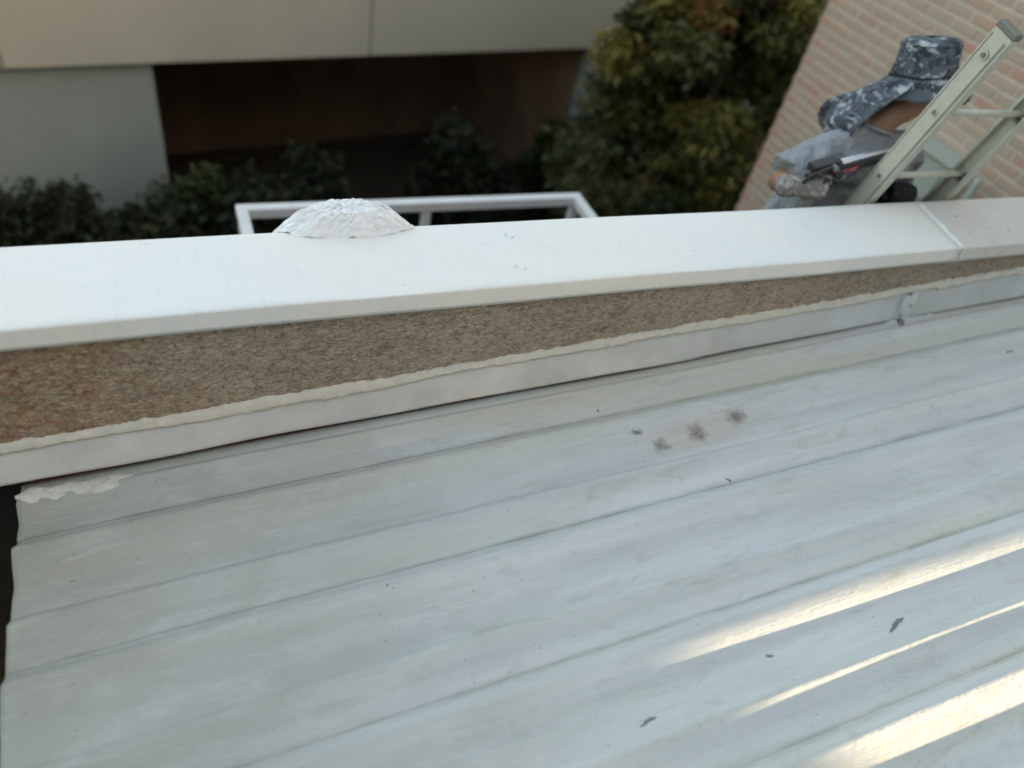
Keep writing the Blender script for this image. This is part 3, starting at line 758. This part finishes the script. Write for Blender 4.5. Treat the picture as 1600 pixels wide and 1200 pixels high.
# ------------------------------------------------------------------ worker on the ladder
wk = empty('person', (2.62, 2.2, -1.34), 'worker in paint-spattered hat and grey t-shirt holding a caulking gun on the ladder', 'person')
def soft(name, parts, mat, parent, voxel, it=6, fac=.5, disp=0, dscale=.1):
    b = MB()
    for p in parts: b.add(*p)
    o = b.build(name, mat, parent, True)
    r = o.modifiers.new('r', 'REMESH'); r.mode = 'VOXEL'; r.voxel_size = voxel; r.use_smooth_shade = True
    s = o.modifiers.new('s', 'SMOOTH'); s.factor = fac; s.iterations = it
    if disp:
        tx = bpy.data.textures.new('folds', 'CLOUDS'); tx.noise_scale = dscale; tx.noise_depth = 2
        d = o.modifiers.new('d', 'DISPLACE'); d.texture = tx; d.strength = disp; d.mid_level = .5; d.texture_coords = 'LOCAL'
    return o
def tp(pts, rads, seg=14, flat=None):
    """tube with rounded ends"""
    P = [Vector(p) for p in pts]; R = [r if isinstance(r, tuple) else (r, r) for r in rads]
    t0 = (P[0] - P[1]).normalized(); t1 = (P[-1] - P[-2]).normalized()
    A = []; B = []
    for q in (78, 50, 25):
        c, s = math.cos(rad(q)), math.sin(rad(q)); k = min(R[0]); A.append((P[0] + t0 * k * s, (R[0][0] * c, R[0][1] * c)))
    for q in (25, 50, 78):
        c, s = math.cos(rad(q)), math.sin(rad(q)); k = min(R[-1]); B.append((P[-1] + t1 * k * s, (R[-1][0] * c, R[-1][1] * c)))
    allp = A + list(zip(P, R)) + B
    return sweep([p for p, _ in allp], [r for _, r in allp], seg, True, flat)
def ell(c, ax, ay, az, seg=18):
    """ellipsoid from centre and three half-axis vectors"""
    c, ax, ay, az = map(Vector, (c, ax, ay, az)); V = []; F = []; n = 12
    for i in range(n + 1):
        th = math.pi * (i + (.02 if i == 0 else 0) - (.02 if i == n else 0)) / n
        for k in range(seg):
            q = 2 * math.pi * k / seg
            V.append(c + az * math.cos(th) + (ax * math.cos(q) + ay * math.sin(q)) * math.sin(th))
    for i in range(n):
        for k in range(seg): F.append((i * seg + k, (i + 1) * seg + k, (i + 1) * seg + (k + 1) % seg, i * seg + (k + 1) % seg))
    F.append(tuple(range(seg))); F.append(tuple(range(n * seg, (n + 1) * seg))[::-1])
    return V, F

# head frame: looks to the right and down
HC = Vector((2.818, 2.126, .345))
yaw, pit, rol = rad(-28), rad(12), rad(12)
Fd = Vector((math.cos(pit) * math.cos(yaw), math.cos(pit) * math.sin(yaw), math.sin(pit)))
Lf = Vector((0, 0, 1)).cross(Fd).normalized(); Up = Fd.cross(Lf)
Lf, Up = Lf * math.cos(rol) - Up * math.sin(rol), Up * math.cos(rol) + Lf * math.sin(rol)
hl = lambda f, l, u: HC + Fd * f + Lf * l + Up * u
NB = Vector((2.675, 2.130, .155))        # base of the neck
SHR = Vector((2.462, 2.105, .085)); SHL = Vector((2.860, 2.075, .085))
ELR = Vector((2.235, 2.075, -.035)); WRR = Vector((2.195, 1.955, .022))
ELL = Vector((2.99, 2.15, -.19)); WRL = Vector((2.82, 1.99, -.06))
PEL = Vector((2.63, 2.27, -.43))
head = [ell(hl(-.008, 0, .025), Fd * .094, Lf * .075, Up * .092), ell(hl(.035, 0, -.045), Fd * .058, Lf * .058, Up * .065),
        ell(hl(.072, 0, -.095), Fd * .026, Lf * .028, Up * .022), tp([hl(.086, 0, .01), hl(.104, 0, -.028)], [.010, .016]),
        ell(hl(.085, 0, -.065), Fd * .012, Lf * .024, Up * .008), ell(hl(.062, .035, -.02), Fd * .025, Lf * .022, Up * .02), ell(hl(.062, -.035, -.02), Fd * .025, Lf * .022, Up * .02),
        ell(hl(.078, 0, .028), Fd * .018, Lf * .05, Up * .012)]
for s in (-1, 1):
    head.append(ell(hl(-.005, s * .078, -.01), Fd * .02, Lf * .008, Up * .032))
neck = [tp([hl(-.015, 0, -.06), HC.lerp(NB, .6), NB, NB + Vector((-.01, .02, -.08))], [.056, .056, .062, .075])]
torso = [tp([NB + Vector((0, .02, -.06)), Vector((2.65, 2.17, -.10)), Vector((2.64, 2.21, -.26)), PEL], [(.10, .06), (.15, .09), (.145, .10), (.155, .11)], 20, flat=(1, -.3, 0)),
         tp([SHR + Vector((.03, .01, -.01)), SHL + Vector((-.03, .01, -.01))], [.048, .048])]
armR = [tp([SHR, SHR.lerp(ELR, .5), ELR], [.054, .048, .041]), tp([ELR, ELR.lerp(WRR, .4), WRR], [.042, .041, .029])]
armL = [tp([SHL, SHL.lerp(ELL, .5), ELL], [.054, .048, .041]), tp([ELL, ELL.lerp(WRL, .4), WRL], [.042, .041, .029])]
HIPR, HIPL = PEL + Vector((-.10, .0, -.03)), PEL + Vector((.10, .0, -.03))
KNR, KNL = Vector((2.50, 2.17, -.86)), Vector((2.78, 2.15, -.84))
ANR, ANL = Vector((2.53, 2.36, -1.22)), Vector((2.80, 2.36, -1.22))
legs = [tp([a_, a_.lerp(b_, .5), b_], [.088, .075, .058]) for a_, b_ in ((HIPR, KNR), (HIPL, KNL))] + [tp([a_, a_.lerp(b_, .35), b_], [.058, .056, .040]) for a_, b_ in ((KNR, ANR), (KNL, ANL))]
soft('body', head + neck + torso + armR + armL + legs, M['skin'], wk, .0055, 5)
for s in (-1, 1):
    MB().add(*ell(hl(.080, s * .031, .005), Fd * .010, Lf * .013, Up * .008)).build('eye', simple('eye', (.55, .52, .48), .3), wk, True)
b = MB(); b.add(*ell(hl(-.022, 0, .028), Fd * .088, Lf * .080, Up * .090)); b.build('hair', simple('black hair', (.012, .010, .009), .6), wk, True)
# shirt
SLV = SHR.lerp(ELR, .86); SLVL = SHL.lerp(ELL, .80)
shirt = [tp([NB + Vector((-.01, .02, -.035)), Vector((2.655, 2.13, -.06)), Vector((2.65, 2.15, -.16)), Vector((2.64, 2.20, -.28)), Vector((2.64, 2.24, -.42)), PEL + Vector((0, -.01, -.10))], [(.130, .085), (.205, .135), (.205, .145), (.195, .145), (.195, .145), (.20, .15)], 24, flat=(1, -.25, 0)),
         tp([SHR + Vector((.02, .0, .0)), NB + Vector((-.05, .01, -.035))], [.074, .064]), tp([SHL + Vector((-.02, .0, 0)), NB + Vector((.05, .01, -.035))], [.074, .064]),
         tp([SHR.lerp(SHL, .2) + Vector((0, -.03, -.05)), SHR.lerp(SHL, .8) + Vector((0, -.03, -.05))], [.085, .085]),
         sweep([SHR + Vector((.04, 0, .0)), SHR, SHR.lerp(SLV, .5), SLV], [.062, .076, .086, .094], 18), sweep([SHL + Vector((-.04, 0, 0)), SHL, SHL.lerp(SLVL, .5), SLVL], [.062, .076, .084, .090], 18)]
soft('shirt', shirt, M['shirt'], wk, .006, 3, .5, .042, .05)
rc = []
for k in range(25):
    q = 2 * math.pi * k / 24
    rc.append(NB + Vector((.071 * math.cos(q), .012 + .066 * math.sin(q) - .012, .004 - .028 * math.cos(q - .6) * .6 + .012)))
MB().tube(rc, .0075, 8, False).build('collar', M['shirt'], wk, True)
soft('trousers', [tp([PEL + Vector((0, 0, .03)), PEL + Vector((0, 0, -.08))], [(.175, .13), (.17, .125)], 18, flat=(1, 0, 0))] + [tp([a_, a_.lerp(b_, .5), b_], [.100, .088, .072]) for a_, b_ in ((HIPR, KNR), (HIPL, KNL))] +
     [sweep([a_, a_.lerp(b_, .4), b_ + Vector((0, 0, .02))], [.072, .070, .060], 16) for a_, b_ in ((KNR, ANR), (KNL, ANL))], M['trouser'], wk, .008, 4, .5, .02, .08)
for an in (ANR, ANL):
    soft('boot', [tp([an + Vector((0, .02, .06)), an + Vector((0, .02, -.05))], [.050, .050]), tp([an + Vector((0, .05, -.075)), an + Vector((0, -.06, -.08)), an + Vector((0, -.15, -.088))], [(.034, .044), (.034, .046), (.026, .042)], flat=(0, 0, 1))], M['boot'], wk, .007, 3)

# gloved hands: palm, four fingers, thumb
def hand(name, wrist, fw, side, palm_n, mat, curl, scale=1.0):
    """fw: pointing of the hand; side: towards the thumb; palm_n: out of the palm; curl: bend per joint (deg)"""
    fw = Vector(fw).normalized(); side = Vector(side); side = (side - fw * side.dot(fw)).normalized(); pn = fw.cross(side)
    if pn.dot(Vector(palm_n)) < 0: pn = -pn
    w = Vector(wrist); s = scale; parts = [tp([w - fw * .05 * s, w, w + fw * .02 * s], [(.040 * s, .034 * s), (.036 * s, .028 * s), (.038 * s, .024 * s)], flat=side),
        tp([w + fw * .01 * s, w + fw * .05 * s, w + fw * .088 * s], [(.036 * s, .022 * s), (.045 * s, .020 * s), (.044 * s, .017 * s)], flat=side)]
    for i, (off, L) in enumerate(((.032, .078), (.011, .088), (-.011, .082), (-.031, .064))):
        p = w + fw * .088 * s + side * off * s; d = fw.copy(); pts = [p - fw * .02 * s, p]; axis = d.cross(pn)
        for j, fr_ in enumerate((.46, .31, .23)):
            d = Matrix.Rotation(rad(curl[j] + i * 3), 3, axis) @ d
            p = p + d * L * fr_ * s; pts.append(p)
        parts.append(tp(pts, [.0115 * s, .0115 * s, .0105 * s, .0098 * s, .0085 * s], 10))
    th0 = w + fw * .03 * s + side * .034 * s; d = (fw * .55 + side * .65 + pn * .45).normalized(); p1 = th0 + d * .042 * s
    d2 = (fw * .85 + side * .1 + pn * .6).normalized(); p2 = p1 + d2 * .034 * s; p3 = p2 + (fw * .7 - side * .25 + pn * .75).normalized() * .026 * s
    parts.append(tp([th0 - d * .015 * s, th0, p1, p2, p3], [.016 * s, .016 * s, .0135 * s, .012 * s, .010 * s], 10))
    o = soft(name, parts, mat, wk, .0032, 3)
    return o
GB, GF = Vector((2.235, 1.945, .075)), Vector((2.70, 1.965, .170))    # gun axis, back to front
ga = (GF - GB).normalized()
hand('glove', WRR + Vector((.012, -.012, .0)), (.90, -.32, .12), (.1, .3, 1), (.2, .9, 0), M['glove'], (38, 52, 40), 1.12)
hand('glove', WRL + Vector((-.015, -.015, .01)), (-.45, -.60, .66), (-.8, .1, .3), (0, -1, -.6), M['glove_b'], (42, 55, 45), 1.2)

# print on the shirt front
def decal(name, c, ux, uy, w, h, mat, parent, bulge=.006, skew=0):
    c, ux, uy = Vector(c), Vector(ux).normalized(), Vector(uy).normalized(); nz = ux.cross(uy); V = []; F = []; n = 8
    for i in range(n + 1):
        t = i / n * 2 - 1
        for j in (-1, 0, 1): V.append(c + ux * (t * w / 2 + skew * j) + uy * j * h / 2 + nz * (bulge * (1 - t * t)))
    for i in range(n):
        for j in range(2): F.append((i * 3 + j, (i + 1) * 3 + j, (i + 1) * 3 + j + 1, i * 3 + j + 1))
    o = mesh(name, V, F, mat, parent, True); s = o.modifiers.new('t', 'SOLIDIFY'); s.thickness = .0015; s.offset = 0
    return o

for nm, c_, w_, h_, mt_ in (('shirt_print', (2.385, 1.925, .098), .115, .030, 'red'), ('shirt_print', (2.41, 1.927, .076), .085, .013, 'navy')):
    decal(nm, c_, (.97, -.03, .20), (-.12, -.30, .94), w_, h_, M[mt_], wk, .008, -.004)
for i_ in range(9):
    decal('print_stroke', Vector((2.345, 1.9205, .090)) + Vector((.97, -.03, .20)) * i_ * .0095, (.97, -.03, .20), (-.12, -.30, .94), .0055 if i_ % 3 else .004, .015, M['pale_print'], wk, .001)
# bucket hat
def hat():
    V = []; F = []; seg = 72
    o_ = lambda q, r, u: hl(-.012 + 1.1 * r * math.cos(q), 1.04 * r * math.sin(q), 1.1 * u)
    prof = [(.0, .172), (.045, .171), (.075, .167), (.094, .158), (.1, .148), (.1035, .13), (.106, .10), (.109, .07), (.112, .048), (.1135, .043)]
    rr = random.Random(3); ph = [rr.uniform(0, 6.3) for _ in range(6)]
    for i, (r, u) in enumerate(prof):
        for k in range(seg):
            q = 2 * math.pi * k / seg
            d = .0035 * math.sin(3 * q + ph[0] + i * .5) + .0025 * math.sin(7 * q + ph[1] + i)
            V.append(o_(q, max(r + d * (r > .05), .0005), u + .004 * math.sin(2 * q + ph[2]) * (u > .12)))
    for i in range(len(prof) - 1):
        for k in range(seg): F.append((i * seg + k, (i + 1) * seg + k, (i + 1) * seg + (k + 1) % seg, i * seg + (k + 1) % seg))
    crown = mesh('hat', V, F, M['hat'], wk, True); fix_normals(crown.data)
    tag(crown, 'slate blue bucket hat spattered with white paint')
    s = crown.modifiers.new('t', 'SOLIDIFY'); s.thickness = .002
    # brim with waves, longest at the back
    V = []; F = []; nr = 9
    for i in range(nr):
        t = i / (nr - 1)
        for k in range(seg):
            q = 2 * math.pi * k / seg
            back = max(0, -math.cos(q))
            side_ = abs(math.sin(q))
            ln = .088 + .010 * back + .008 * math.sin(3 * q + ph[3])
            dr = rad(38 + 16 * side_ + 10 * math.sin(4 * q + ph[4]) * t)
            r = .1135 + ln * t * math.cos(dr); u = .044 - ln * t * math.sin(dr) + .008 * t * math.sin(5 * q + ph[5]) + .004 * t * math.sin(11 * q)
            V.append(o_(q, r, u))
    for i in range(nr - 1):
        for k in range(seg): F.append((i * seg + k, (i + 1) * seg + k, (i + 1) * seg + (k + 1) % seg, i * seg + (k + 1) % seg))
    br = mesh('brim', V, F, M['hat'], crown, True); s = br.modifiers.new('t', 'SOLIDIFY'); s.thickness = .003
    # rolled neck flap hanging down behind, over the shoulder
    V = []; F = []; nt_, ns = 22, 26
    A0, A1 = rad(112), rad(256)
    tipN, tipF = Vector((2.472, 2.078, .172)), Vector((2.50, 2.32, .160))
    for i in range(nt_ + 1):
        t = i / nt_
        for j in range(ns + 1):
            w_ = j / ns
            q = A1 + (A0 - A1) * w_
            st = o_(q, .116, .040)
            en = tipN.lerp(tipF, w_) + Vector((.02 * math.sin(w_ * 9), 0, .012 * math.sin(w_ * 7)))
            p = st.lerp(en, t)
            sag = Vector((-.005, 0, .004)) * math.sin(math.pi * t)
            fold = .013 * math.sin(w_ * 17 + t * 3) * min(1, 2 * t) + .006 * math.sin(w_ * 34 + 5 * t) * t
            p = p + sag + Vector((-.3, -.2, .9)) * fold
            if t > .85: p += Vector((.03, 0, -.05)) * ((t - .85) / .15) ** 2
            V.append(p)
    for i in range(nt_):
        for j in range(ns): F.append((i * (ns + 1) + j, i * (ns + 1) + j + 1, (i + 1) * (ns + 1) + j + 1, (i + 1) * (ns + 1) + j))
    fl = mesh('neck_flap', V, F, M['hat'], crown, True); s = fl.modifiers.new('t', 'SOLIDIFY'); s.thickness = .005
    ring = [o_(2 * math.pi * k / 48, .117, .047 + .003 * math.sin(4 * 2 * math.pi * k / 48)) for k in range(49)]
    MB().tube(ring, .0032, 6, False).build('cord', M['cord'], crown, True)
    ring = [o_(2 * math.pi * k / 48, .1035, .146) for k in range(49)]
    MB().tube(ring, .0016, 6, False).build('crown_seam', M['cord'], crown, True)
    MB().tube([o_(0.25, .125, .062), o_(.2, .150, .075), o_(.12, .160, .05), o_(.1, .150, .03)], .004, 6).build('toggle_cord', M['cord'], crown, True)
hat()

# ------------------------------------------------------------------ caulking gun in the right hand
gun = empty('caulking_gun', GB, 'black and silver caulking gun held by the worker behind the ladder', 'caulking gun')
gs = ga.cross(Vector((0, 0, 1))).normalized(); gu = gs.cross(ga)
g = lambda t, s=0, u=0: GB + ga * t + gs * s + gu * u
MB().tube([g(.135), g(.14), g(.42), g(.425)], [.022, .0245, .0245, .022], 20).build('barrel', M['silver'], gun, True)
tr_ = MB()
for k in range(13):
    q = math.pi * (1 + k / 12)
    tr_.add([], [])
cr = []
for x in (.125, .44):
    for k in range(13):
        q = math.pi * .95 + math.pi * 1.30 * k / 12; cr.append(g(x, .0295 * math.cos(q), .0295 * math.sin(q)))
mesh('cradle', cr, [(k, k + 1, 13 + k + 1, 13 + k) for k in range(12)], M['black'], gun, True).modifiers.new('t', 'SOLIDIFY').thickness = .003
MB().tube([g(.10), g(.125), g(.135)], [.02, .031, .031], 18).build('rear_cap', M['black'], gun)
MB().tube([g(.425), g(.44)], [.031, .031], 18).build('front_cap', M['black'], gun)
MB().tube([g(.44), g(.47), g(.55)], [.012, .009, .004], 12).build('nozzle', M['sealant'], gun)
MB().tube([g(-.015), g(.12)], .0045, 8).build('plunger_rod', M['black'], gun)
MB().tube([g(-.015), g(-.03, 0, -.012), g(-.027, 0, -.03)], .0045, 8).build('rod_hook', M['black'], gun)
MB().obox(g(.06, -.004, .02), ga * .058, gs * .026, gu * .017).build('ratchet', M['black'], gun, bevel=.006)
MB().tube([g(.10, -.02, .012), g(.10, .02, .012)], .013, 12).build('pivot', M['primer'], gun)
MB().obox(g(.075, 0, -.006), ga * .045, gs * .018, gu * .028).build('frame', M['black'], gun, bevel=.004)
MB().tube([g(.055, 0, -.015), g(.035, 0, -.06), g(.01, 0, -.115)], [(.017, .012), (.015, .012), (.013, .010)], 12, flat=ga).build('handle', M['black'], gun, True)
MB().tube([g(.095, 0, -.015), g(.085, 0, -.055), g(.055, 0, -.11)], [(.009, .007), (.008, .007), (.007, .006)], 10, flat=ga).build('trigger', M['black'], gun, True)
for t_g, s_g, u_g, r_g in ((.02, .030, .010, .014), (.115, .032, -.012, .018), (.055, .034, -.026, .016), (-.012, .018, .004, .013), (.085, .034, .022, .012), (.14, .03, -.03, .012)):
    MB().tube([g(t_g, s_g - .012, u_g), g(t_g, s_g + .012, u_g)], r_g, 12).build('knob', M['black'] if r_g > .0125 else M['primer'], gun, True)
MB().tube([g(.12, .026, .014), g(.06, .034, .03), g(-.02, .03, .016), g(-.04, .02, -.02)], .006, 8).build('side_lever', M['black'], gun, True)
MB().obox(g(.045, 0, .022), ga * .02, gs * .008, gu * .004).build('release_tab', M['silver'], gun, bevel=.002)
